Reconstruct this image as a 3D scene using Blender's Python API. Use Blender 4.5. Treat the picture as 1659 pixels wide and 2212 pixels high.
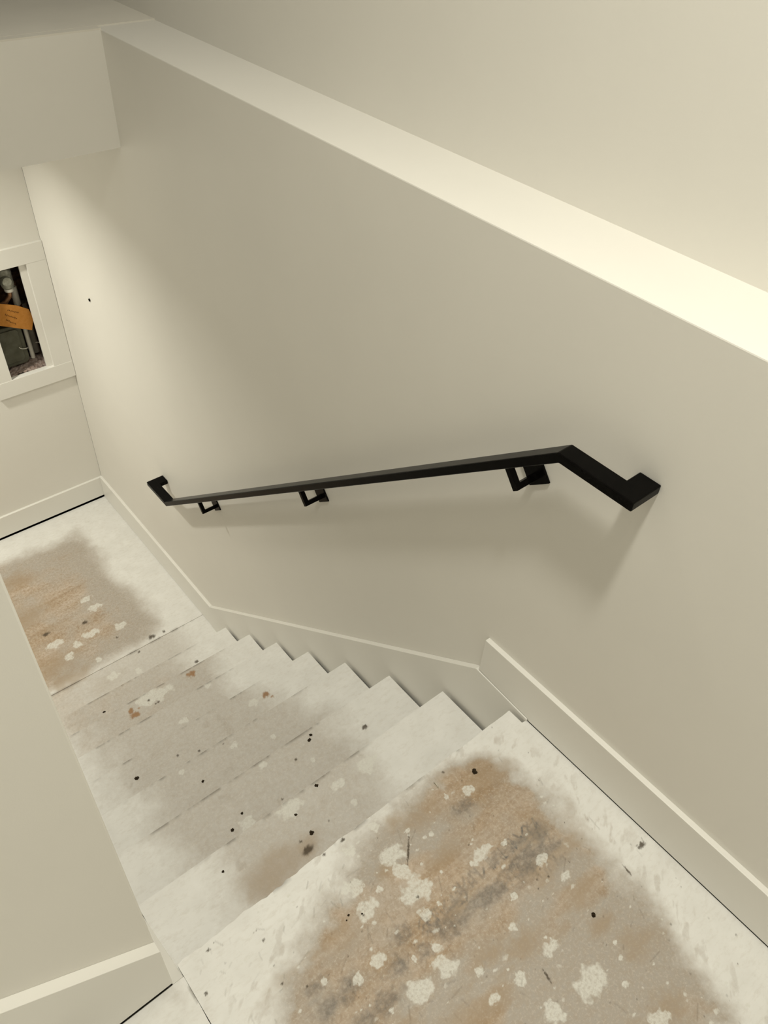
import bpy, bmesh, math, random
import numpy as np
from mathutils import Matrix, Vector

for o in list(bpy.data.objects):
    bpy.data.objects.remove(o, do_unlink=True)
scene = bpy.context.scene
COL = scene.collection

# ------------------------------------------------------------------ camera
CAM = np.array([-1.1515, -0.7009, 1.9396])
YAW, PIT, ROLL, FPX = 0.7313, 0.7508, 0.0613, 1730.74
IW, IH = 1659.0, 2212.0
def cam_axes():
    f = np.array([math.sin(YAW)*math.cos(PIT), math.cos(YAW)*math.cos(PIT), -math.sin(PIT)])
    r = np.array([math.cos(YAW), -math.sin(YAW), 0.0]); u = np.cross(r, f)
    c, s = math.cos(ROLL), math.sin(ROLL)
    return c*r+s*u, -s*r+c*u, f
CR, CU, CF = cam_axes()
cd = bpy.data.cameras.new('camera'); cam = bpy.data.objects.new('camera', cd); COL.objects.link(cam)
cd.sensor_fit = 'HORIZONTAL'; cd.sensor_width = 36.0; cd.lens = FPX/IW*36.0
cd.clip_start = 0.02; cd.clip_end = 50
M = Matrix.Identity(4)
for i in range(3):
    M[i][0], M[i][1], M[i][2], M[i][3] = CR[i], CU[i], -CF[i], CAM[i]
cam.matrix_world = M
scene.camera = cam
def bp(px, py, ax, val):
    """point where the photograph's pixel meets the plane axis=val"""
    d = CF*FPX + (px-IW/2)*CR - (py-IH/2)*CU
    return CAM + (val-CAM[ax])/d[ax]*d

# ------------------------------------------------------------------ world, lights, exposure
w = bpy.data.worlds.new('world'); scene.world = w; w.use_nodes = True
w.node_tree.nodes['Background'].inputs[0].default_value = (1.0, 0.93, 0.82, 1)
w.node_tree.nodes['Background'].inputs[1].default_value = 0.0
vs = scene.view_settings
vs.view_transform = 'Standard'; vs.look = 'None'; vs.gamma = 1.0; vs.use_curve_mapping = False
vs.exposure = 0.30
def lamp(name, loc, size, watts, color, spread=180):
    l = bpy.data.lights.new(name, 'AREA'); l.shape = 'DISK'; l.size = size; l.energy = watts
    l.color = color; l.spread = math.radians(spread)
    o = bpy.data.objects.new(name, l); COL.objects.link(o); o.location = loc
    return o
WARM = (1.0, 0.967, 0.85)
lamp('upper_downlight', (-0.68, -0.45, 3.70), 0.26, 22.5, WARM, 120)
lamp('added_hall_fill', (-0.62, 1.70, 3.70), 0.20, 5.5, WARM)  # added fill light with no known fixture, brightens the deck and long wall
lamp('landing_downlight', (-1.05, 2.86, 0.905), 0.13, 13.6, WARM, 152)

# ------------------------------------------------------------------ measures (metres; landing top z = 0, first nosing y = 0)
T, R = 0.25, 0.1947            # run, rise
NT = 7                         # treads between the landings
XW = 0.028                     # face of the long wall
XB = 0.012                     # face of baseboards
XS = 0.009                     # face of the stair skirt
XL = -1.050                    # open side end of treads
XC = -1.076                    # corner of the stub wall
ZL = -8*R                      # lower landing
YF = 3.287                     # far wall
ZLEDGE = 1.280; XUP = 0.236    # ledge and wall above it
YH, ZH = 2.105, 0.918          # header face, soffit height
ZTOP = 3.72

# ------------------------------------------------------------------ helpers
def link(name, me, mat=None, parent=None):
    o = bpy.data.objects.new(name, me); COL.objects.link(o)
    if mat: me.materials.append(mat)
    if parent: o.parent = parent
    return o
def tag(o, label=None, cat=None, group=None, kind=None):
    for k, v in (('label', label), ('category', cat), ('group', group), ('kind', kind)):
        if v: o[k] = v
    return o
def empty(name, loc=(0, 0, 0)):
    o = bpy.data.objects.new(name, None); COL.objects.link(o); o.location = loc; o.empty_display_size = .05
    return o
def box_bm(bm, x0, x1, y0, y1, z0, z1):
    v = [bm.verts.new((x, y, z)) for x in (x0, x1) for y in (y0, y1) for z in (z0, z1)]
    for f in ((0, 1, 3, 2), (4, 6, 7, 5), (0, 4, 5, 1), (2, 3, 7, 6), (0, 2, 6, 4), (1, 5, 7, 3)):
        bm.faces.new([v[i] for i in f])
    return v
def finish(name, bm, mat, parent=None, bevel=0.0, seg=2, smooth=False):
    bmesh.ops.recalc_face_normals(bm, faces=bm.faces)
    me = bpy.data.meshes.new(name); bm.to_mesh(me); bm.free()
    if smooth:
        for p in me.polygons: p.use_smooth = True
    o = link(name, me, mat, parent)
    if bevel:
        m = o.modifiers.new('edge', 'BEVEL'); m.width = bevel; m.segments = seg; m.limit_method = 'ANGLE'
        m.angle_limit = math.radians(25)
    return o
def boxes(name, mat, parent, *bs, bevel=0.0):
    bm = bmesh.new()
    for b in bs: box_bm(bm, *b)
    return finish(name, bm, mat, parent, bevel)
def prism(name, mat, parent, pts, axis, a, b, bevel=0.0):
    """polygon pts extruded along axis (0: pts are y,z; 1: pts are x,z; 2: pts are x,y)"""
    bm = bmesh.new()
    def mk(p, t):
        return {0: (t, p[0], p[1]), 1: (p[0], t, p[1]), 2: (p[0], p[1], t)}[axis]
    A = [bm.verts.new(mk(p, a)) for p in pts]; B = [bm.verts.new(mk(p, b)) for p in pts]
    bm.faces.new(A); bm.faces.new(B[::-1]); n = len(pts)
    for i in range(n):
        bm.faces.new((A[i], A[(i+1) % n], B[(i+1) % n], B[i]))
    return finish(name, bm, mat, parent, bevel)
def lathe(name, mat, parent, prof, loc, axis='Z', seg=20):
    bm = bmesh.new(); rings = []
    for r, h in prof:
        ring = []
        for i in range(seg):
            a = 2*math.pi*i/seg; c, s = r*math.cos(a), r*math.sin(a)
            p = {'Z': (c, s, h), 'Y': (c, h, s), 'X': (h, c, s)}[axis]
            ring.append(bm.verts.new((p[0]+loc[0], p[1]+loc[1], p[2]+loc[2])))
        rings.append(ring)
    for a, b in zip(rings, rings[1:]):
        for i in range(seg):
            bm.faces.new((a[i], a[(i+1) % seg], b[(i+1) % seg], b[i]))
    bm.faces.new(rings[0]); bm.faces.new(rings[-1][::-1])
    o = finish(name, bm, mat, parent, smooth=True)
    m = o.modifiers.new('split', 'EDGE_SPLIT'); m.split_angle = math.radians(40)
    return o
def tube(name, mat, parent, pts, r, seg=8):
    bm = bmesh.new(); rings = []
    P = [Vector(p) for p in pts]
    for i, p in enumerate(P):
        t = (P[min(i+1, len(P)-1)]-P[max(i-1, 0)]).normalized()
        n = t.cross(Vector((0, 1, 0.13))).normalized(); b = t.cross(n)
        rings.append([bm.verts.new(p+r*(math.cos(2*math.pi*k/seg)*n+math.sin(2*math.pi*k/seg)*b)) for k in range(seg)])
    for a, b in zip(rings, rings[1:]):
        for i in range(seg): bm.faces.new((a[i], a[(i+1) % seg], b[(i+1) % seg], b[i]))
    bm.faces.new(rings[0]); bm.faces.new(rings[-1][::-1])
    return finish(name, bm, mat, parent, smooth=True)

# ------------------------------------------------------------------ materials
class NT_:
    def __init__(s, name):
        s.m = bpy.data.materials.new(name); s.m.use_nodes = True; s.t = s.m.node_tree
        s.b = s.t.nodes['Principled BSDF']; s.geo = s.t.nodes.new('ShaderNodeNewGeometry')
    def n(s, kind, **kw):
        nd = s.t.nodes.new(kind)
        for k, v in kw.items(): setattr(nd, k, v)
        return nd
    def set(s, sock, v):
        if hasattr(v, 'is_output'): s.t.links.new(v, sock)
        elif isinstance(v, tuple) and len(v) == 3 and sock.type == 'RGBA': sock.default_value = (*v, 1)
        else: sock.default_value = v
    def noise(s, scale, detail=4, rough=.55, stretch=(1, 1, 1), dist=0.0):
        mp = s.n('ShaderNodeMapping'); mp.inputs['Scale'].default_value = stretch
        s.t.links.new(s.geo.outputs['Position'], mp.inputs['Vector'])
        nz = s.n('ShaderNodeTexNoise'); s.t.links.new(mp.outputs[0], nz.inputs['Vector'])
        nz.inputs['Scale'].default_value = scale; nz.inputs['Detail'].default_value = detail
        nz.inputs['Roughness'].default_value = rough; nz.inputs['Distortion'].default_value = dist
        return nz.outputs['Fac']
    def ramp(s, fac, *stops):
        r = s.n('ShaderNodeValToRGB'); s.t.links.new(fac, r.inputs[0]); e = r.color_ramp.elements
        while len(e) < len(stops): e.new(.5)
        for el, (p, c) in zip(e, stops): el.position = p; el.color = (*c, 1) if len(c) == 3 else c
        return r.outputs[0]
    def rng(s, v, a, b, c, d):
        r = s.n('ShaderNodeMapRange'); r.clamp = True; s.set(r.inputs[0], v)
        for i, x in enumerate((a, b, c, d)): r.inputs[i+1].default_value = x
        return r.outputs[0]
    def math(s, op, a, b=0.0):
        m = s.n('ShaderNodeMath', operation=op); s.set(m.inputs[0], a); s.set(m.inputs[1], b); return m.outputs[0]
    def mix(s, fac, a, b, mode='MIX'):
        m = s.n('ShaderNodeMix', data_type='RGBA', blend_type=mode)
        s.set(m.inputs[0], fac); s.set(m.inputs[6], a); s.set(m.inputs[7], b); return m.outputs[2]
    def attr(s, name):
        a = s.n('ShaderNodeAttribute'); a.attribute_name = name; return a.outputs['Fac']
    def out(s, color, rough=.6, spec=.4, metal=0.0, bump=None, strength=.2, distance=.002):
        s.set(s.b.inputs['Base Color'], color); s.set(s.b.inputs['Roughness'], rough)
        s.b.inputs['Metallic'].default_value = metal; s.b.inputs['Specular IOR Level'].default_value = spec
        if bump is not None:
            bn = s.n('ShaderNodeBump'); bn.inputs['Strength'].default_value = strength
            bn.inputs['Distance'].default_value = distance
            s.t.links.new(bump, bn.inputs['Height']); s.t.links.new(bn.outputs[0], s.b.inputs['Normal'])
        return s.m

def paint(name, c, var=.015, rough=.55, bump=.12, spec=.3):
    n = NT_(name); f = n.noise(2.2, 3)
    col = n.ramp(f, (.3, tuple(x*(1-var) for x in c)), (.7, tuple(min(1, x*(1+var)) for x in c)))
    return n.out(col, rough, spec, bump=n.noise(420, 3), strength=bump, distance=.0008)
WALL = paint('wall_paint', (.83, .81, .755))
TRIM = paint('trim_paint', (.84, .825, .775), rough=.4, bump=.04, spec=.4)
CEIL = paint('ceiling_paint', (.80, .79, .75), rough=.7)

def black_metal():
    n = NT_('black_powder_coat')
    f = n.noise(900, 2)
    return n.out(n.ramp(n.noise(30, 3), (.3, (.0022, .0020, .0018)), (.7, (.004, .0036, .0032))), .24, .06, bump=f, strength=.05, distance=.0004)
BLACK = black_metal()

def subfloor(name, stretch, warm=1.0):
    """raw sheathing under white overspray, plaster drops, ink and dirt; masks come as mesh attributes"""
    n = NT_(name)
    grain = n.noise(9, 6, .6, stretch, .4)
    blot = n.noise(5.5, 5, .6)
    fine = n.noise(70, 5, .65)
    speck = n.noise(240, 3, .6)
    wood = n.ramp(grain, (.28, (.37, .265, .165)), (.45, (.46, .35, .245)), (.58, (.53, .43, .335)), (.75, (.58, .50, .42)))
    grey = n.ramp(fine, (.3, (.39, .35, .305)), (.7, (.56, .51, .45)))
    bare = n.mix(n.rng(n.math('ADD', blot, n.math('MULTIPLY', n.attr('greying'), .5)), .42, .72, 0, 1), wood, grey)
    bare = n.mix(n.rng(fine, .38, .62, .0, .45), bare, (.55, .47, .38), 'MULTIPLY')
    bare = n.mix(n.rng(n.noise(150, 4, .7), .50, .68, 0, .4), bare, (.66, .61, .53))
    white = n.ramp(n.noise(14, 4), (.3, (.765, .755, .72)), (.7, (.83, .822, .79)))
    white = n.mix(n.rng(n.noise(38, 5, .7, (1, 2.2, 1)), .50, .75, 0, .5), white, (.64, .605, .545))
    b = n.math('ADD', n.attr('bare'), n.math('MULTIPLY', n.math('SUBTRACT', fine, .5), .35))
    col = n.mix(n.rng(b, .05, .95, 0, 1), white, bare)
    col = n.mix(n.attr('brown'), col, n.mix(fine, (.32, .23, .145), (.43, .33, .225)))
    col = n.mix(n.math('MULTIPLY', n.attr('ink'), n.rng(fine, .3, .6, .35, 1)), col, (.13, .13, .125))
    col = n.mix(n.attr('rust'), col, n.mix(fine, (.22, .105, .04), (.42, .24, .11)))
    sp = n.math('ADD', n.attr('splat'), n.math('MULTIPLY', n.math('SUBTRACT', fine, .5), 1.0))
    sp = n.math('MULTIPLY', n.math('MULTIPLY', n.rng(sp, .28, .8, 0, .85), n.rng(n.noise(130, 4, .7), .34, .56, .45, 1)), n.rng(n.attr('splat'), 0, .15, 0, 1))
    col = n.mix(sp, col, n.mix(speck, (.66, .65, .59), (.80, .79, .74)))
    col = n.mix(n.attr('dirt'), col, (.075, .055, .035))
    dots = n.rng(speck, .735, .76, 0, .7)
    col = n.mix(n.math('MULTIPLY', dots, n.rng(n.attr('bare'), 0, 1, .25, 1)), col, (.12, .09, .06))
    h = n.math('ADD', n.math('MULTIPLY', sp, .8), n.math('MULTIPLY', fine, .5))
    return n.out(col, n.rng(fine, .3, .7, .55, .8), .25, bump=h, strength=.35, distance=.0015)
SUB_X = subfloor('subfloor_sheathing', (.22, 1.7, 1))
DECK = paint('dull_subfloor_deck', (.78, .75, .68), var=.05, rough=.8, bump=.3)

# ------------------------------------------------------------------ mask fields on dense floor grids
def vnoise(x, y, scale, seed):
    tab = np.random.RandomState(seed).rand(256, 256)
    X, Y = x*scale+1000.3, y*scale+1000.7
    i, j = np.floor(X).astype(int), np.floor(Y).astype(int); fx, fy = X-i, Y-j
    fx, fy = fx*fx*(3-2*fx), fy*fy*(3-2*fy)
    g = lambda a, b: tab[a % 256, b % 256]
    return (g(i, j)*(1-fx)+g(i+1, j)*fx)*(1-fy)+(g(i, j+1)*(1-fx)+g(i+1, j+1)*fx)*fy
def fbm(x, y, scale, seed, o=4):
    s = a = 0.0; k = 1.0
    for q in range(o):
        s = s+k*vnoise(x, y, scale*2**q, seed+q); a += k; k *= .55
    return s/a
def sst(a, b, v):
    t = np.clip((v-a)/(b-a), 0, 1); return t*t*(3-2*t)
def blob(x, y, cx, cy, r, seed, asp=1.0, ang=0.0, rough=.75, soft=.35):
    c, s = math.cos(ang), math.sin(ang); dx, dy = x-cx, y-cy
    u, v = (c*dx+s*dy)/(r*asp), (-s*dx+c*dy)/r
    d = np.hypot(u, v)+rough*(fbm(x, y, 1.6/r, seed)-.5)*1.6
    return 1-sst(1-soft, 1+soft*.4, d)
def poly_sd(x, y, P):
    """signed distance, positive inside"""
    d = np.full(x.shape, 1e9); ins = np.zeros(x.shape, bool); n = len(P)
    for i in range(n):
        ax, ay = P[i]; bx, by = P[(i+1) % n]
        t = np.clip(((x-ax)*(bx-ax)+(y-ay)*(by-ay))/((bx-ax)**2+(by-ay)**2), 0, 1)
        d = np.minimum(d, np.hypot(x-ax-t*(bx-ax), y-ay-t*(by-ay)))
        cr = ((ay > y) != (by > y)) & (x < (bx-ax)*(y-ay)/(by-ay+1e-12)+ax)
        ins ^= cr
    return np.where(ins, d, -d)
NAMES = ('bare', 'greying', 'splat', 'ink', 'brown', 'rust', 'dirt')
def slab(name, mat, parent, x0, x1, y0, y1, z, thick, res, fn, edge=None):
    nx, ny = max(2, int(round((x1-x0)/res))+1), max(2, int(round((y1-y0)/res))+1)
    X, Y = np.meshgrid(np.linspace(x0, x1, nx), np.linspace(y0, y1, ny)); X, Y = X.ravel(), Y.ravel()
    Xo, Yo = X.copy(), Y.copy()
    if edge: Xo, Yo = edge(X, Y)
    idx = np.arange(nx*ny).reshape(ny, nx)
    q = np.stack([idx[:-1, :-1], idx[:-1, 1:], idx[1:, 1:], idx[1:, :-1]], -1).reshape(-1, 4)
    top = np.stack([Xo, Yo, np.full(X.shape, z)], 1)
    per = np.concatenate([idx[0, :], idx[1:, -1], idx[-1, -2::-1], idx[-2:0:-1, 0]])
    low = top[per].copy(); low[:, 2] = z-thick
    n0 = len(top); m = len(per); lo = n0+np.arange(m)
    side = np.stack([per, lo, np.roll(lo, -1), np.roll(per, -1)], 1)
    me = bpy.data.meshes.new(name)
    me.from_pydata(np.concatenate([top, low]).tolist(), [], q.tolist()+side.tolist()+[lo[::-1].tolist()])
    F = fn(X, Y)
    for k in NAMES:
        a = me.attributes.new(k, 'FLOAT', 'POINT'); v = np.zeros(n0+m, np.float32)
        if k in F: v[:n0] = F[k]; v[n0:] = F[k][per]
        a.data.foreach_set('value', v)
    return link(name, me, mat, parent)

def level_of(px, py):
    """which horizontal surface a pixel of the stairs lands on: 0 landing .. 7 treads, 8 lower landing"""
    for k in range(9):
        p = bp(px, py, 2, -k*R)
        if p[1] <= k*T+1e-6 or k == 8: return k, p
def metre(px, py, r, k):
    a = bp(px-r, py, 2, -k*R); b = bp(px+r, py, 2, -k*R); c = bp(px, py-r, 2, -k*R); d = bp(px, py+r, 2, -k*R)
    return .5*math.sqrt(np.linalg.norm(a-b)*np.linalg.norm(c-d))
# marks seen on the floor: kind, pixel x, y, radius in pixels, aspect
MARKS = [('splat', *a) for a in (
    (847, 1845, 22, 1.2), (868, 1880, 17, 1), (896, 1920, 30, 1.1), (755, 1839, 13, 1.2), (763, 1916, 18, 1.3), (794, 1965, 22, 1.2),
    (808, 1785, 11, 1.3), (931, 1802, 6, 1), (1042, 1844, 14, 1.7), (1022, 1866, 7, 1), (1170, 1856, 13, 1.2), (1221, 1890, 13, 1), (919, 1974, 15, 1),
    (948, 1952, 6, 1), (818, 2078, 16, 1.1), (963, 2090, 24, 1.1), (943, 2047, 13, 1), (910, 2136, 27, 1.2), (1035, 2100, 11, 1),
    (1127, 2114, 15, 1.1), (1276, 2119, 32, 1.2), (1187, 2051, 17, 1.3), (1107, 2001, 10, 1), (1199, 2186, 22, 1.3), (1110, 1936, 9, 1.2),
    (895, 2071, 8, 1), (1069, 2157, 12, 1.3), (820, 1921, 8, 1), (1011, 1707, 11, 1.5), (775, 2114, 12, 1.2), (1423, 2203, 22, 1.4),
    (1350, 2126, 9, 1), (1330, 2035, 6, 1), (1090, 1820, 6, 1.4), (965, 1720, 6, 1), (700, 2120, 8, 1),
    (566, 1652, 8, 1.2), (548, 1518, 9, 1.1), (534, 1779, 15, 1.2), (624, 1751, 17, 1.3), (447, 1480, 7, 1), (393, 1668, 7, 1), (396, 1558, 8, 1.2),
    (331, 1505, 20, 1.6), (635, 1743, 18, 1.2), (794, 1651, 20, 1.3), (727, 1697, 11, 1.7), (676, 1640, 7, 1), (765, 1733, 8, 1),
    (165, 1393, 8, 1.4), (213, 1425, 6, 1), (150, 1418, 8, 1.3), (260, 1352, 10, 1.4), (205, 1312, 8, 1.6), (195, 1370, 9, 1.8),
    (120, 1392, 10, 1.8), (185, 1295, 7, 1.5), (300, 1450, 8, 1), (245, 1460, 8, 1.5), (590, 1592, 6, 1), (505, 1610, 7, 1.2))]
MARKS += [('brown', *a) for a in (
    (1250, 1925, 32, 1.5), (905, 1765, 30, 1.6), (850, 1775, 18, 1.4), (1150, 1800, 22, 2.0), (960, 1850, 26, 1.8), (830, 1880, 16, 1.5),
    (660, 1832, 24, 1.7), (668, 1838, 13, 1.4), (990, 1960, 14, 3.0), (1130, 2040, 28, 2.0), (1440, 2180, 34, 1.6), (1300, 2000, 24, 1.5), (1060, 2060, 20, 2.2),
    (30, 1260, 26, 1.5), (60, 1330, 30, 1.6), (110, 1440, 30, 1.8), (150, 1465, 22, 2.0))]
MARKS += [('ink', *a) for a in (
    (982, 1998, 22, 1.5), (919, 2056, 18, 1.4), (860, 2085, 20, 1.8), (750, 2140, 22, 1.8), (707, 2178, 26, 1.4), (830, 2165, 22, 2.2), (680, 2130, 16, 1.6),
    (1000, 1745, 16, 1.6), (865, 2020, 16, 1.8), (1190, 1830, 12, 2.5), (1140, 1875, 12, 2.5), (790, 2200, 20, 1.5), (930, 2010, 13, 1.2))]
MARKS += [('rust', *a) for a in (
    (413, 1456, 7, 1.3), (575, 1500, 7, 1.3), (588, 1504, 3, 1), (283, 1536, 7, .8), (292, 1544, 7, 1.4), (300, 1530, 2.5, 1))]
MARKS += [('dirt', *a) for a in (
    (788, 1570, 5, 1.3), (384, 1632, 3, 1), (321, 1513, 2.5, 1), (342, 1516, 2.5, 1), (337, 1520, 2, 1), (425, 1429, 3, 1.5), (666, 1836, 8, 1.8), (650, 1818, 3, 1.3),
    (640, 1640, 2.5, 1), (610, 1727, 2.5, 1), (710, 1772, 2, 1), (430, 1622, 2.5, 1), (482, 1607, 2, 1), (327, 1376, 5, 1.4), (183, 1345, 4, 1.3),
    (100, 1370, 5, 1.2), (354, 1364, 2.5, 1), (253, 1377, 2, 1), (300, 1408, 2.5, 1), (957, 1668, 2.5, 1), (882, 1838, 2, 14), (785, 1977, 2, 1),
    (664, 2131, 3, 1), (902, 1937, 3, 1), (610, 2125, 2, 1), (569, 2032, 2.5, 1), (1160, 1900, 2.5, 1), (1185, 1893, 2, 1), (1163, 1920, 2, 1),
    (1385, 1825, 5, 2.2), (1355, 1880, 2, 6), (700, 1846, 3, 1.6), (740, 1815, 3, 2), (1182, 2109, 2, 6), (445, 2146, 4, 1), (450, 2053, 3, 1.4))]
PLACED = []
for i, (kd, px, py, r, asp) in enumerate(MARKS):
    k, p = level_of(px, py)
    PLACED.append((kd, k, p[0], p[1], max(metre(px, py, r, k), .0025), asp, 100+i*7))
def marks_on(k, x, y, F):
    for kd, kk, cx, cy, r, asp, seed in PLACED:
        if kk != k: continue
        rr = r*max(asp, 1)*2.6
        sel = (abs(x-cx) < rr) & (abs(y-cy) < rr)
        if not sel.any(): continue
        ang = 0.0
        if kd == 'dirt' and asp > 4:                   # cracks: along the direction seen in the photograph
            p0, p1 = (bp(885, 1790, 2, 0), bp(882, 1857, 2, 0)) if asp > 10 else (bp(1338, 1862, 2, 0), bp(1360, 1890, 2, 0))
            ang = math.atan2(p1[1]-p0[1], p1[0]-p0[0])
        amp = {'splat': 1, 'brown': .62, 'ink': .60, 'rust': .9, 'dirt': .9}[kd]
        soft = {'splat': .5, 'brown': .9, 'ink': .9, 'rust': .5, 'dirt': .5}[kd]
        F[kd][sel] = np.maximum(F[kd][sel], amp*blob(x[sel], y[sel], cx, cy, r*1.1, seed, asp, ang, .9 if kd != 'brown' else .7, soft))
def new_fields(x): return {k: np.zeros(x.shape) for k in NAMES}
def px_poly(k, pts): return [tuple(bp(a, b, 2, -k*R)[:2]) for a, b in pts]

LAND_BARE = px_poly(0, [(960, 1640), (1060, 1625), (1150, 1690), (1225, 1770), (1300, 1860), (1400, 1950), (1490, 2060), (1590, 2212),
                        (1000, 2420), (560, 2330), (590, 2150), (660, 2030), (720, 1920), (770, 1810), (860, 1715)])
def stamp_rows(x, y, F):
    rows = (((1160, 1776), (962, 1948), 1.0, .030), ((1204, 1812), (1072, 1912), .75, .024), ((1222, 1842), (1135, 1908), .6, .024), ((1010, 1925), (900, 2010), .8, .03))
    rs = np.random.RandomState(5)
    for (a, b, amp, h) in rows:
        A, B = bp(*a, 2, 0)[:2], bp(*b, 2, 0)[:2]
        D = B-A; L = np.linalg.norm(D); D /= L; Nn = np.array([-D[1], D[0]])
        u = (x-A[0])*D[0]+(y-A[1])*D[1]; v = (x-A[0])*Nn[0]+(y-A[1])*Nn[1]
        cw = h*.62
        for c in range(int(L/cw)):
            if rs.rand() < .1: continue
            cu = (c+.5)*cw
            for s in range(rs.randint(2, 5)):          # worn strokes of a stamped row, not legible
                p0 = np.array([cu+rs.choice([-.35, 0, .35])*cw, rs.choice([-.5, 0, .5])*h])
                p1 = np.array([cu+rs.choice([-.35, .35])*cw, rs.choice([-.5, 0, .5])*h])
                e = p1-p0; l2 = max(e@e, 1e-9)
                t = np.clip(((u-p0[0])*e[0]+(v-p0[1])*e[1])/l2, 0, 1)
                d = np.hypot(u-p0[0]-t*e[0], v-p0[1]-t*e[1])
                F['ink'] = np.maximum(F['ink'], amp*(1-sst(.0012, .0042, d)))
    wear = sst(.40, .62, fbm(x, y, 26, 61)); wear2 = sst(.35, .6, fbm(x, y, 90, 67))
    band = px_poly(0, [(1150, 1765), (1215, 1800), (1230, 1850), (960, 2040), (905, 2010), (950, 1940)])
    sd = poly_sd(x, y, band)
    F['ink'] *= .45+.55*wear*(.35+.65*wear2)
    F['ink'] = np.maximum(F['ink'], .62*sst(-.02, .03, sd)*sst(.44, .64, fbm(x*.45, y, 30, 71)))
def land_fields(x, y):
    F = new_fields(x)
    sd = poly_sd(x, y, LAND_BARE)+.09*(fbm(x, y, 7, 11)-.5)+.05*(fbm(x, y, 30, 12)-.5)
    F['bare'] = sst(-.05, .055, sd)
    F['greying'] = sst(.05, -.01, sd)*1.0+.8*sst(.38, .62, fbm(x*.5, y, 6, 21))
    # worn dirty scratches over the white border
    F['bare'] = np.maximum(F['bare'], .40*sst(.54, .72, fbm(x*.9+y*.5, y*2.2-x*1.6, 22, 31))*sst(-.16, -.01, sd))
    stamp_rows(x, y, F); marks_on(0, x, y, F)
    rs = np.random.RandomState(77)
    def near(cx, cy, r): return (abs(x-cx) < r) & (abs(y-cy) < r)
    for i in range(230):                               # small plaster flecks
        cx, cy, r = rs.uniform(-.95, -.1), rs.uniform(-1.0, -.01), .0018+.0055*rs.rand()**3
        sel = near(cx, cy, 3*r+.004)
        F['splat'][sel] = np.maximum(F['splat'][sel], rs.uniform(.5, 1)*blob(x[sel], y[sel], cx, cy, r+.001, 900+i, rs.uniform(1, 1.8), 0, .7, .6))
    for i in range(150):                               # grit
        cx, cy, r = rs.uniform(-1.0, .0), rs.uniform(-1.0, -.005), .0016+.0016*rs.rand()**2
        sel = near(cx, cy, .008)
        F['dirt'][sel] = np.maximum(F['dirt'][sel], rs.uniform(.25, .8)*(1-sst(.3, 1.1, np.hypot(x[sel]-cx, y[sel]-cy)/r)))
    for i in range(190):                               # hairline scuffs, mostly over the white border
        if i < 130: cx, cy = rs.uniform(-1.04, -.6), rs.uniform(-.55, -.02)
        else: cx, cy = rs.uniform(-.6, -.02), rs.uniform(-1.0, -.02)
        L, a = .006+.03*rs.rand()**2, rs.normal(1.0, .7); ex, ey = L*math.cos(a), L*math.sin(a)
        sel = near(cx+ex/2, cy+ey/2, L)
        t = np.clip(((x[sel]-cx)*ex+(y[sel]-cy)*ey)/(L*L), 0, 1)
        d = np.hypot(x[sel]-cx-t*ex, y[sel]-cy-t*ey)
        F['dirt'][sel] = np.maximum(F['dirt'][sel], rs.uniform(.05, .26)*(1-sst(.0004, .0024, d)))
    F['brown'] = np.maximum(F['brown'], .5*sst(.55, .75, fbm(x*.35, y, 16, 41))*F['bare'])
    e = np.clip(1-(0-y)/.010, 0, 1)                    # dirt along the nosing
    F['dirt'] = np.maximum(F['dirt'], .5*e*sst(.45, .7, fbm(x, y*0, 30, 51))*(x < -.12)*(x > -.8))
    return F
def tread_fields(k):
    def fn(x, y):
        F = new_fields(x)
        ends = np.minimum((-.02-x)-.13-.10*math.sin(k*2.1)**2, (x+1.05)-.06-.09*abs(math.sin(k*1.7)))
        if k == 1: ends = np.minimum(ends, (-.30-x)*1.0)
        sd = ends+.16*(fbm(x, y, 6, 200+k)-.5)+.05*(fbm(x, y, 30, 220+k)-.5)
        amt = .62 if k < 6 else .7
        F['bare'] = amt*sst(-.06, .16, sd)
        F['bare'] = np.maximum(F['bare'], .72*sst(.60, .80, fbm(x, y, 18, 240+k))*sst(0, .1, sd))
        F['greying'] = np.full(x.shape, .75)-(.35 if k >= 6 else 0)
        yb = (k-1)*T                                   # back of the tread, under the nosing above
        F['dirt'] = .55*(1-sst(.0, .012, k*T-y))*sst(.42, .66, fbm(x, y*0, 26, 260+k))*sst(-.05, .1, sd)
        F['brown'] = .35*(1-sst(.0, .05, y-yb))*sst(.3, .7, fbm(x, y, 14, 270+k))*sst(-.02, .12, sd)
        if k == 1: F['brown'] = np.maximum(F['brown'], .55*blob(x, y, -.73, .10, .07, 291, 1.6, .2, .8, .9))
        marks_on(k, x, y, F)
        return F
    return fn
LOW_BARE = px_poly(8, [(-260, 1290), (0, 1215), (90, 1180), (165, 1150), (205, 1185), (255, 1250), (320, 1310), (352, 1345), (300, 1400), (112, 1500), (-260, 1690)])
def low_fields(x, y):
    F = new_fields(x)
    sd = poly_sd(x, y, LOW_BARE)+.10*(fbm(x, y, 5, 300)-.5)+.05*(fbm(x, y, 22, 301)-.5)
    F['bare'] = sst(-.06, .09, sd)*.92
    F['greying'] = sst(.35, .0, sd)*.9*sst(-1.0, -.35, x)
    F['bare'] = np.maximum(F['bare'], .5*(y < 2.05)*sst(.05, .25, -x))
    F['brown'] = .4*sst(.5, .75, fbm(x*.4, y, 9, 310))*sst(-.2, -.75, x)*F['bare']
    marks_on(8, x, y, F)
    e = np.clip(1-abs(y-2.047)/.012, 0, 1)
    F['dirt'] = np.maximum(F['dirt'], .5*e*sst(.4, .62, fbm(x, y*0, 20, 320)))
    return F

# ------------------------------------------------------------------ setting: walls, floors, ceilings
S = 'structure'
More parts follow.
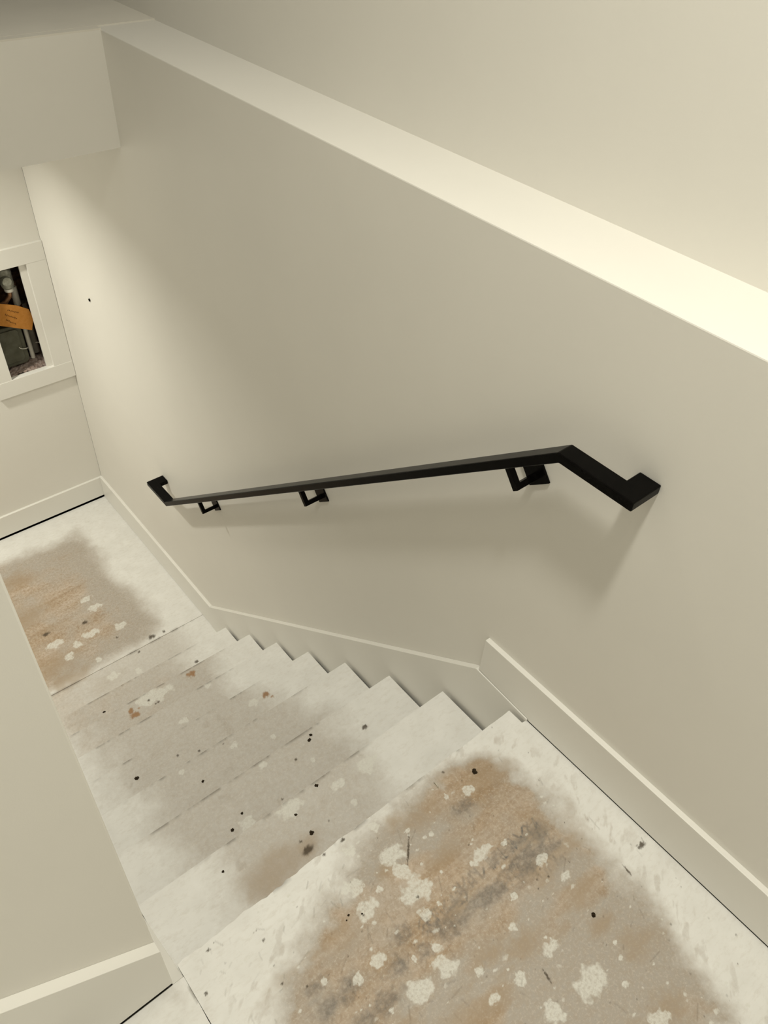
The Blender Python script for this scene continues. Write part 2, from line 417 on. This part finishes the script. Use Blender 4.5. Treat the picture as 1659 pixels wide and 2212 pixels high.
# long wall with its thick lower half: one solid, ledge on top
tag(boxes('wall_right', WALL, None, (XW, .40, -1.45, YF, ZL-.1, ZLEDGE), bevel=.003), kind=S)
tag(boxes('wall_right_upper', WALL, None, (XUP, .40, -1.45, 4.6, ZLEDGE, ZTOP)), kind=S)
# far wall of the lower landing, with the opening cut out
OX0, OX1, OZ0, OZ1 = -.306, -.075, -.552, .047      # inner edge of the casing
HX1 = -.108                                          # the hole in the board is narrower than the casing
WT = .014
tag(boxes('wall_far', WALL, None, (-2.2, OX0, YF, YF+WT, ZL+.022, ZH), (HX1, XW, YF, YF+WT, ZL+.022, ZH),
          (OX0, HX1, YF, YF+WT, ZL+.022, OZ0), (OX0, HX1, YF, YF+WT, OZ1, ZH)), kind=S)
# stub wall facing the landing and the wall that runs down beside the stairs behind it
tag(boxes('wall_left', WALL, None, (-3.1, XC, -.010, .11, -.2, ZTOP), bevel=.003), kind=S)
tag(boxes('wall_stairwell', WALL, None, (XC-.12, XC, .11, 1.95, ZL-.1, ZTOP)), kind=S)
tag(boxes('wall_back', WALL, None, (-3.1, .40, -1.57, -1.45, -.3, ZTOP)), kind=S)
tag(boxes('wall_stair_head', WALL, None, (-3.22, -3.1, -1.57, .11, -.3, ZTOP)), kind=S)
tag(boxes('wall_lower_side', WALL, None, (-2.32, -2.2, 1.83, YF+.12, ZL-.1, ZH)), kind=S)
tag(boxes('wall_lower_near', WALL, None, (-2.2, XC-.12, 1.83, 1.95, ZL-.1, ZH)), kind=S)
tag(boxes('wall_header', WALL, None, (XC-.12, XW, YH, YH+.10, ZH, ZLEDGE-.002)), kind=S)
tag(boxes('ceiling_lower', CEIL, None, (-2.32, XW, YH+.10, YF+.05, ZH, ZH+.10), (-2.32, XC-.12, 1.83, YH+.10, ZH, ZH+.10)), kind=S)
tag(boxes('ceiling', CEIL, None, (-3.3, .40, -1.6, 4.7, ZTOP, ZTOP+.1)), kind=S)
tag(boxes('wall_upper_far', WALL, None, (-3.1, XUP, 4.6, 4.72, ZLEDGE-.1, ZTOP)), kind=S)
tag(boxes('wall_upper_side', WALL, None, (-3.22, -3.1, .11, 4.72, ZLEDGE-.1, ZTOP)), kind=S)
tag(boxes('floor_deck', DECK, None, (-3.1, XUP, 2.14, 4.6, ZLEDGE-.002, ZLEDGE+.004), (-3.1, XW+.002, YH, 2.14, ZLEDGE-.002, ZLEDGE+.0035), (-3.1, XC-.12, .11, YH+.001, ZLEDGE-.05, ZLEDGE+.0035)), kind=S)

# landing floor: the nosing sheet and the strip that runs on past the stub wall
floor = tag(empty('floor'), kind=S)
def land_edge(x, y):
    X, Y = x.copy(), y.copy()
    m = y > -.0015
    Y[m] += (.005*(fbm(x[m], y[m]*0, 14, 400)-.5)+.006*(vnoise(x[m], y[m]*0, 70, 401)-.5)*(x[m] < -.55))
    # notch at the wall side of the nosing
    n = (y > -.052)
    X[n] = np.minimum(X[n], -.002)
    return X, Y
slab('subfloor_panel', SUB_X, floor, XL+.0004, XB+.0015, -1.45, 0, 0, .024, .0025, land_fields, land_edge)
def land_edge2(x, y):
    X, Y = x.copy(), y.copy()
    m = x > XL-.004
    X[m] += .003*(fbm(x[m]*0, y[m], 18, 410)-.6)
    return X, Y
def strip_fields(x, y):
    F = new_fields(x); F['bare'] = .35*sst(.5, .75, fbm(x, y, 8, 420))
    F['greying'] += 1
    F['dirt'] = .7*(1-sst(.0, .006, XL-y*0-.001-x))*sst(.45, .6, fbm(x*0, y, 24, 430))
    return F
slab('subfloor_panel', SUB_X, floor, -3.1, XL-.0005, -1.45, -.031, 0, .024, .006, strip_fields, land_edge2)
lower = tag(empty('floor_lower', (0, 0, ZL)), kind=S)
for (a, b) in ((1.74, 2.0465), (2.0485, YF-.0145)):
    o = slab('subfloor_panel', SUB_X, None, -2.2, .024, a, b, ZL, .03, .0065, low_fields)
    o.parent = lower; o.matrix_parent_inverse = Matrix.Translation((0, 0, -ZL))

# ------------------------------------------------------------------ staircase
stair = tag(empty('staircase', (0, 0, 0)), 'white primed plywood stairs with worn dirty treads going down to lower landing', 'staircase')
for k in range(1, NT+1):
    slab('tread', SUB_X, stair, XL, -.003, (k-1)*T-.02, k*T, -k*R, .024, .004, tread_fields(k))
for k in range(0, NT+1):
    boxes('riser', TRIM, stair, (XL, -.003, k*T-.034, k*T-.021, -(k+1)*R+.0005, -k*R-.0245))
up = tag(empty('staircase', (-1.31, -.5, 0)), 'upper flight of white primed stairs rising from the landing beside stub wall', 'staircase')
for k in range(5):
    for nm, b in (('tread', (-1.31-.25*(k+1)-.02, -1.31-.25*k, -1.44, -.036, (k+1)*R-.024, (k+1)*R)),
                  ('riser', (-1.31-.25*k-.033, -1.31-.25*k-.02, -1.44, -.036, k*R+.001, (k+1)*R-.0245))):
        o = boxes(nm, TRIM, None, b); o.parent = up; o.matrix_parent_inverse = Matrix.Translation((1.31, .5, 0))

# ------------------------------------------------------------------ skirts and baseboards
sl = .788
prism('trim_1', TRIM, None, [(.1495, .025), (-.055, .011), (-.055, -.30), (1.60, -1.72), (1.944, -1.72), (1.944, -1.392)], 0, XS, XW, .0012)['kind'] = S
prism('trim_2', TRIM, None, [(-.030, -.001), (1.90, -.001-1.93*.7788), (1.90, ZL), (1.75, ZL), (-.030, -.35)], 0, XC, XL-.001, .001)['kind'] = S
prism('trim_3', TRIM, None, [(XC+.001, .018), (XC+.001, .205), (-2.6, .205+1.525*.79), (-2.6, .9), (-1.75, .25), (-1.45, .018)], 1, -.034, -.010, .0012)['kind'] = S
tag(prism('baseboard_right', TRIM, None, [(.1420, .027), (.1395, .166), (-1.45, .157), (-1.45, .006), (-.06, .006), (-.055, .0125)], 0, XB, XW, .0012), kind=S)
tag(boxes('baseboard_right_lower', TRIM, None, (XB, XW, 1.9445, YF-.0165, ZL+.003, -1.392), bevel=.0012), kind=S)
tag(boxes('baseboard_far', TRIM, None, (-2.19, XW, YF-.016, YF, ZL+.016, -1.400), bevel=.0012), kind=S)

# ------------------------------------------------------------------ handrail
rail = tag(empty('handrail', (-.037, 1.05, 0)), 'black square-section metal handrail with returned ends on the stair wall', 'handrail')
PINV = Matrix.Translation((.037, -1.05, 0))
def sub(o, parent, inv=PINV):
    o.parent = parent; o.matrix_parent_inverse = inv; return o
XO, XI, TH = -.060, -.014, .0225
Y0o, Y0i, Z0 = -.1765, -.1255, .955
E1, E2 = (.011, .955), (2.101, -.7105)
Y1o, Y1i, Z1 = 2.287, 2.236, -.7105
ang = math.atan((E1[1]-E2[1])/(E2[0]-E1[0])); off = TH*math.tan(ang/2)
bm = bmesh.new()
rings = []
def ring(*pts): rings.append([bm.verts.new(p) for p in pts])
ring((XW, Y0o, Z0), (XW, Y0i, Z0), (XW, Y0i, Z0-TH), (XW, Y0o, Z0-TH))
ring((XO, Y0o, Z0), (XI, Y0i, Z0), (XI, Y0i, Z0-TH), (XO, Y0o, Z0-TH))
for (ey, ez) in (E1, E2):
    ring((XO, ey, ez), (XI, ey, ez), (XI, ey-off, ez-TH), (XO, ey-off, ez-TH))
ring((XO, Y1o, Z1), (XI, Y1i, Z1), (XI, Y1i, Z1-TH), (XO, Y1o, Z1-TH))
ring((XW, Y1o, Z1), (XW, Y1i, Z1), (XW, Y1i, Z1-TH), (XW, Y1o, Z1-TH))
for a, b in zip(rings, rings[1:]):
    for i in range(4): bm.faces.new((a[i], a[(i+1) % 4], b[(i+1) % 4], b[i]))
bm.faces.new(rings[0]); bm.faces.new(rings[-1][::-1])
sub(finish('rail', bm, BLACK, None, .003, 3), rail)
ca, sa = math.cos(ang), math.sin(ang)
def uv(u, v): return (E1[0]+u*ca+v*sa, E1[1]-u*sa+v*ca)
def obox(bm, x0, x1, u0, u1, v0, v1):
    vs_ = []
    for x in (x0, x1):
        for u in (u0, u1):
            for v in (v0, v1):
                y, z = uv(u, v); vs_.append(bm.verts.new((x, y, z)))
    for f in ((0, 1, 3, 2), (4, 6, 7, 5), (0, 4, 5, 1), (2, 3, 7, 6), (0, 2, 6, 4), (1, 5, 7, 3)): bm.faces.new([vs_[i] for i in f])
for uc in (.178, 1.229, 2.253):
    bm = bmesh.new()
    u0, u1 = uc-.003, uc+.012
    # one bent flat bar: down from the rail, then back to the wall plate
    prof = [(-.045, -TH-.0005), (-.045, -.081), (XW-.006, -.081), (XW-.006, -.066), (-.029, -.066), (-.029, -TH-.0005)]
    A = [bm.verts.new((x, *uv(u0, v))) for x, v in prof]; B = [bm.verts.new((x, *uv(u1, v))) for x, v in prof]
    bm.faces.new(A); bm.faces.new(B[::-1])
    for i in range(6): bm.faces.new((A[i], A[(i+1) % 6], B[(i+1) % 6], B[i]))
    br = sub(finish('bracket', bm, BLACK, None, .0012), rail)
    bm = bmesh.new(); obox(bm, XW-.006, XW-.0002, uc-.032, uc+.032, -.094, -.036)
    pl = finish('mounting_plate', bm, BLACK, None, .0015); pl.parent = br

# ------------------------------------------------------------------ access opening in the far wall
frame = tag(empty('access_opening_frame', (-.19, YF, OZ0)), 'white wooden casing around a narrow open access hole in the wall', 'frame')
FINV = Matrix.Translation((.19, -YF, -OZ0))
CW, CT = .092, .020
CR1 = XW-.0015
for b in ((OX0-CW, CR1, YF-CT, YF-.0002, OZ1-.003, OZ1+CW), (OX0-CW, CR1, YF-CT-.001, YF-.0002, OZ0-CW-.002, OZ0+.001),
          (OX0-CW, OX0, YF-CT+.001, YF-.0002, OZ0+.001, OZ1-.003), (OX1, CR1, YF-CT+.001, YF-.0002, OZ0+.001, OZ1-.003)):
    sub(boxes('casing_board', TRIM, None, b, bevel=.001), frame, FINV)

def simple(name, c1, c2, scale=40, rough=.7, spec=.3, metal=0.0, bump=.3, dist=.002):
    n = NT_(name); f = n.noise(scale, 5, .6)
    return n.out(n.ramp(f, (.3, c1), (.7, c2)), rough, spec, metal, n.noise(scale*2.5, 4), bump, dist)
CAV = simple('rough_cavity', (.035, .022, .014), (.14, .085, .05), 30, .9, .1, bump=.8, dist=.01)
YB = YF+.22; ZR = OZ0+.013
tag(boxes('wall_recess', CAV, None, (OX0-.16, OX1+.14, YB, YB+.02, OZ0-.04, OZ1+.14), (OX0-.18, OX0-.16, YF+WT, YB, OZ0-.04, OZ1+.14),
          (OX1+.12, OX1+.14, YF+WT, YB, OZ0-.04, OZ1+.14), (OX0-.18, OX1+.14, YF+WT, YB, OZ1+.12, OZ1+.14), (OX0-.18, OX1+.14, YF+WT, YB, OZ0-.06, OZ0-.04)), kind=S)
PVC = simple('white_pipe_plastic', (.70, .68, .60), (.80, .78, .70), 20, .35, .5, bump=.05)
GREYP = simple('grey_pipe', (.26, .25, .21), (.36, .34, .29), 25, .6)
TANK = simple('dark_green_plastic', (.075, .075, .05), (.13, .13, .095), 18, .6, .3)
VALVE = simple('dull_cast_metal', (.20, .20, .16), (.42, .42, .36), 60, .5, .5, .3)
CARD = simple('orange_card', (.42, .175, .03), (.50, .22, .05), 60, .8, .2, bump=.1)
INK = simple('felt_pen_ink', (.10, .05, .02), (.14, .07, .03), 60, .8, .1)
RUB = simple('pinkish_rubble', (.22, .15, .12), (.48, .40, .36), 55, .95, .1, bump=.6, dist=.004)
COPPER = simple('tarnished_copper', (.24, .11, .05), (.40, .22, .12), 40, .45, .5, .6)
def cav(px, py, y): 
    p = bp(px, py, 1, y); return p
# white riser pipe
yp = YF+.115
a, b = cav(53, 700, yp), cav(74, 786, yp)
pipe = tag(empty('water_pipe', (a[0]-.002, yp, ZR)), 'white plastic riser pipe inside the open access hole', 'pipe')
PI = Matrix.Translation((-(a[0]-.002), -yp, -(ZR)))
xp = (a[0]+b[0])/2
sub(lathe('pipe_run', PVC, None, [(.0125, ZR), (.0125, .02)], (xp, yp, 0)), pipe, PI)
zc = cav(25, 640, yp)[2]
sub(lathe('coupling', PVC, None, [(.0175, zc-.05), (.0185, zc-.048), (.0185, zc+.05), (.0175, zc+.052)], (xp, yp, 0)), pipe, PI)
for dz in (-.062, .068):
    sub(lathe('clamp_band', COPPER, None, [(.0205, zc+dz-.006), (.0205, zc+dz+.006)], (xp, yp, 0)), pipe, PI)
# grey waste pipe behind it
g = cav(72, 740, YF+.165)
tag(lathe('waste_pipe', GREYP, None, [(.024, ZR), (.024, -.24)], (g[0], YF+.170, 0)), 'grey vertical pipe standing behind the white riser pipe', 'pipe')
# valve at the top
v = cav(12, 600, YF+.075)
valve = tag(empty('shutoff_valve', (v[0], YF+.075, v[2])), 'dull grey metal shutoff valve at the top of the access hole', 'valve')
VI = Matrix.Translation((-v[0], -(YF+.075), -v[2]))
sub(lathe('valve_body', VALVE, None, [(.016, -.055), (.030, -.048), (.034, -.03), (.030, 0), (.034, .03), (.028, .05), (.018, .056)], (v[0], YF+.075, v[2])), valve, VI)
sub(lathe('valve_bonnet', VALVE, None, [(.022, -.055), (.024, -.045), (.020, -.03), (.020, .0)], (v[0]-.012, YF+.075, v[2]+.004), 'Y'), valve, VI)
sub(lathe('valve_collar', PVC, None, [(.022, -.072), (.024, -.068), (.024, -.058), (.022, -.055)], (v[0], YF+.075, v[2])), valve, VI)
sub(tube('valve_stub', COPPER, None, [(v[0], YF+.075, v[2]-.07), (v[0]-.004, YF+.080, v[2]-.10), (v[0]-.03, YF+.085, v[2]-.13), (v[0]-.08, YF+.09, v[2]-.14)], .012), valve, VI)
# dark green meter box, rounded bottom corner
def rr(x0, x1, z0, z1, r, n=6):
    pts = []
    for cx, cz, a0 in ((x1-r, z0+r, -90), (x1-r, z1-r, 0), (x0+r, z1-r, 90), (x0+r, z0+r, 180)):
        for i in range(n+1):
            t = math.radians(a0+90*i/n); pts.append((cx+r*math.cos(t), cz+r*math.sin(t)))
    return pts
q1, q2 = cav(49, 712, YF+.085), cav(66, 785, YF+.085)
bx1 = (q1[0]+q2[0])/2; bz0 = ZR; bz1 = cav(20, 706, YF+.085)[2]
meter = tag(empty('meter_box', (bx1-.1, YF+.10, bz0)), 'dark green plastic meter box low in the access hole', 'box')
MI = Matrix.Translation((-(bx1-.1), -(YF+.10), -bz0))
sub(prism('meter_body', TANK, None, rr(bx1-.22, bx1, bz0, bz1, .03), 1, YF+.085, YF+.120, .004), meter, MI)
sub(prism('meter_lid', TANK, None, rr(bx1-.20, bx1-.022, bz0+.022, bz1-.02, .02), 1, YF+.079, YF+.0855, .002), meter, MI)
for dx in (.07, .03):
    sub(lathe('lug', PVC, None, [(.006, bz1), (.007, bz1+.004), (.005, bz1+.014)], (bx1-.10-dx, YF+.10, 0), seg=10), meter, MI)
# orange card tag with handwriting
yc = YF+.030
TP = [(-14, 655), (35, 659), (61, 667), (72, 688), (70, 714), (-14, 703)]
W = [cav(x, y, yc+.006*math.sin(i)) for i, (x, y) in enumerate(TP)]
c0 = np.mean(W, 0)
tagc = tag(empty('paper_tag', tuple(c0)), 'orange card tag with handwritten notes hanging in the access hole', 'tag')
TI = Matrix.Translation(tuple(-c0))
sub(prism('card', CARD, None, [(p[0], p[2]) for p in W], 1, yc, yc+.0015), tagc, TI)
rs = random.Random(3)
for row, (xa, ya, xb, yb) in enumerate(((16, 670, 40, 676), (10, 680, 36, 688), (12, 691, 34, 700))):
    A, B = cav(xa, ya, yc), cav(xb, yb, yc); pts = []
    n = 13
    for i in range(n+1):
        t = i/n; pts.append((A[0]+(B[0]-A[0])*t+rs.uniform(-.002, .002), yc-.0006, A[2]+(B[2]-A[2])*t+(.007 if i % 2 else -.005)*rs.uniform(.3, 1)))
    sub(tube('handwriting', INK, None, pts, .0009, 5), tagc, TI)
tag(tube('tie_wire', PVC, None, [tuple(cav(x, y, YF+.074)) for x, y in ((41, 750), (44, 752.5), (49, 753.5), (55, 753), (61, 751))], .0022), 'thin white wire tie crossing the meter box and white pipe', 'wire')
tag(tube('tie_wire', PVC, None, [tuple(cav(x, y, YF+.12)) for x, y in ((77, 740), (80, 739), (84, 739.5), (87, 741))], .002), 'thin white wire tie beside the grey waste pipe', 'wire')
# loose fill at the bottom of the hole
bm = bmesh.new(); rs = random.Random(9)
nx, ny = 46, 24
gv = []
for j in range(ny+1):
    for i in range(nx+1):
        x = OX0-.158+(OX1-OX0+.276)*i/nx; y = YF+WT+.002+(YB-.004-YF-WT)*j/ny
        z = OZ0-.004+min(.016, max(-.01, .04*float(fbm(np.array([x]), np.array([y]), 25, 500)[0]-.5)+rs.uniform(-.006, .006)))
        gv.append(bm.verts.new((x, y, z)))
for j in range(ny):
    for i in range(nx):
        k = j*(nx+1)+i; bm.faces.new((gv[k], gv[k+1], gv[k+nx+2], gv[k+nx+1]))
tag(finish('rubble', bm, RUB), 'pinkish grey crumbled fill lying at the bottom of the access hole', 'rubble', kind='stuff')

# ------------------------------------------------------------------ small loose things
SOIL = simple('dark_soil', (.012, .009, .006), (.05, .035, .02), 300, .95, .1, bump=.5, dist=.001)
def clump(px, py, r, seed, label, group=None):
    k, p = level_of(px, py); rm = metre(px, py, r, k)*.68; rs = random.Random(seed)
    bm = bmesh.new(); bmesh.ops.create_icosphere(bm, subdivisions=2, radius=rm)
    ax = rs.uniform(.7, 1.3)
    for v in bm.verts:
        s = 1+rs.uniform(-.38, .38); v.co *= s; v.co.x *= ax; v.co.z = max(v.co.z*.45, -rm*.12)
    zm = min(v.co.z for v in bm.verts)
    for v in bm.verts: v.co.z -= zm
    o = finish('dirt_clump', bm, SOIL); o.location = (p[0], p[1], -k*R); o.rotation_euler.z = rs.uniform(0, 6)
    return tag(o, label, 'dirt clump', group)
G1, G2 = 'dirt clumps on the stair treads', 'dirt clumps on the landing floor'
for i, (x, y, r) in enumerate(((502, 1793, 5), (438, 1688, 5), (295, 1681, 5), (668, 1599, 5), (671, 1588, 4), (684, 1697, 6), (639, 1760, 4), (673, 1799, 7), (225, 1538, 4), (523, 1757, 4), (482, 1883, 4))):
    od = ('zeroth', 'first', 'second', 'third', 'fourth', 'fifth', 'sixth', 'seventh')[min(level_of(x, y)[0], 7)]
    clump(x, y, r, 20+i, 'small dark dirt crumb on the %s stair tread below the upper landing' % od, G1)
clump(1025, 1667, 8, 50, 'largest dark dirt clump, near the landing nosing')
clump(1282, 1977, 7, 51, 'dark dirt clump beside the brown stain on the landing floor')
for i, (x, y, r) in enumerate(((753, 1977, 4), (749, 1988, 2.5), (782, 1974, 2.5))):
    clump(x, y, r, 60+i, 'tiny dark crumb beside plaster drops on landing floor', G2)
# straws around the large clump and one pale splinter
k, p = level_of(945, 1697)
WOODS = simple('pale_splinter', (.55, .5, .4), (.7, .66, .56), 80, .7)
A, B = bp(938, 1690, 2, .003), bp(947, 1701, 2, .003)
tag(tube('wood_splinter', WOODS, None, [tuple(A), tuple((A+B)/2+np.array([.001, 0, .001])), tuple(B)], .0016, 6), 'pale wood splinter lying on the landing near the nosing', 'splinter')
# dark wire stub poking out of the long wall
q = bp(194, 648, 0, XW)
bm = bmesh.new(); bmesh.ops.create_icosphere(bm, subdivisions=2, radius=.008)
rs = random.Random(4)
for v in bm.verts: v.co *= 1+rs.uniform(-.3, .3); v.co.x *= .5
o = finish('wire_stub', bm, BLACK); o.location = (XW-.0025, q[1], q[2])
tag(o, 'small black wire stub poking out of the wall beside the access hole', 'wire stub')
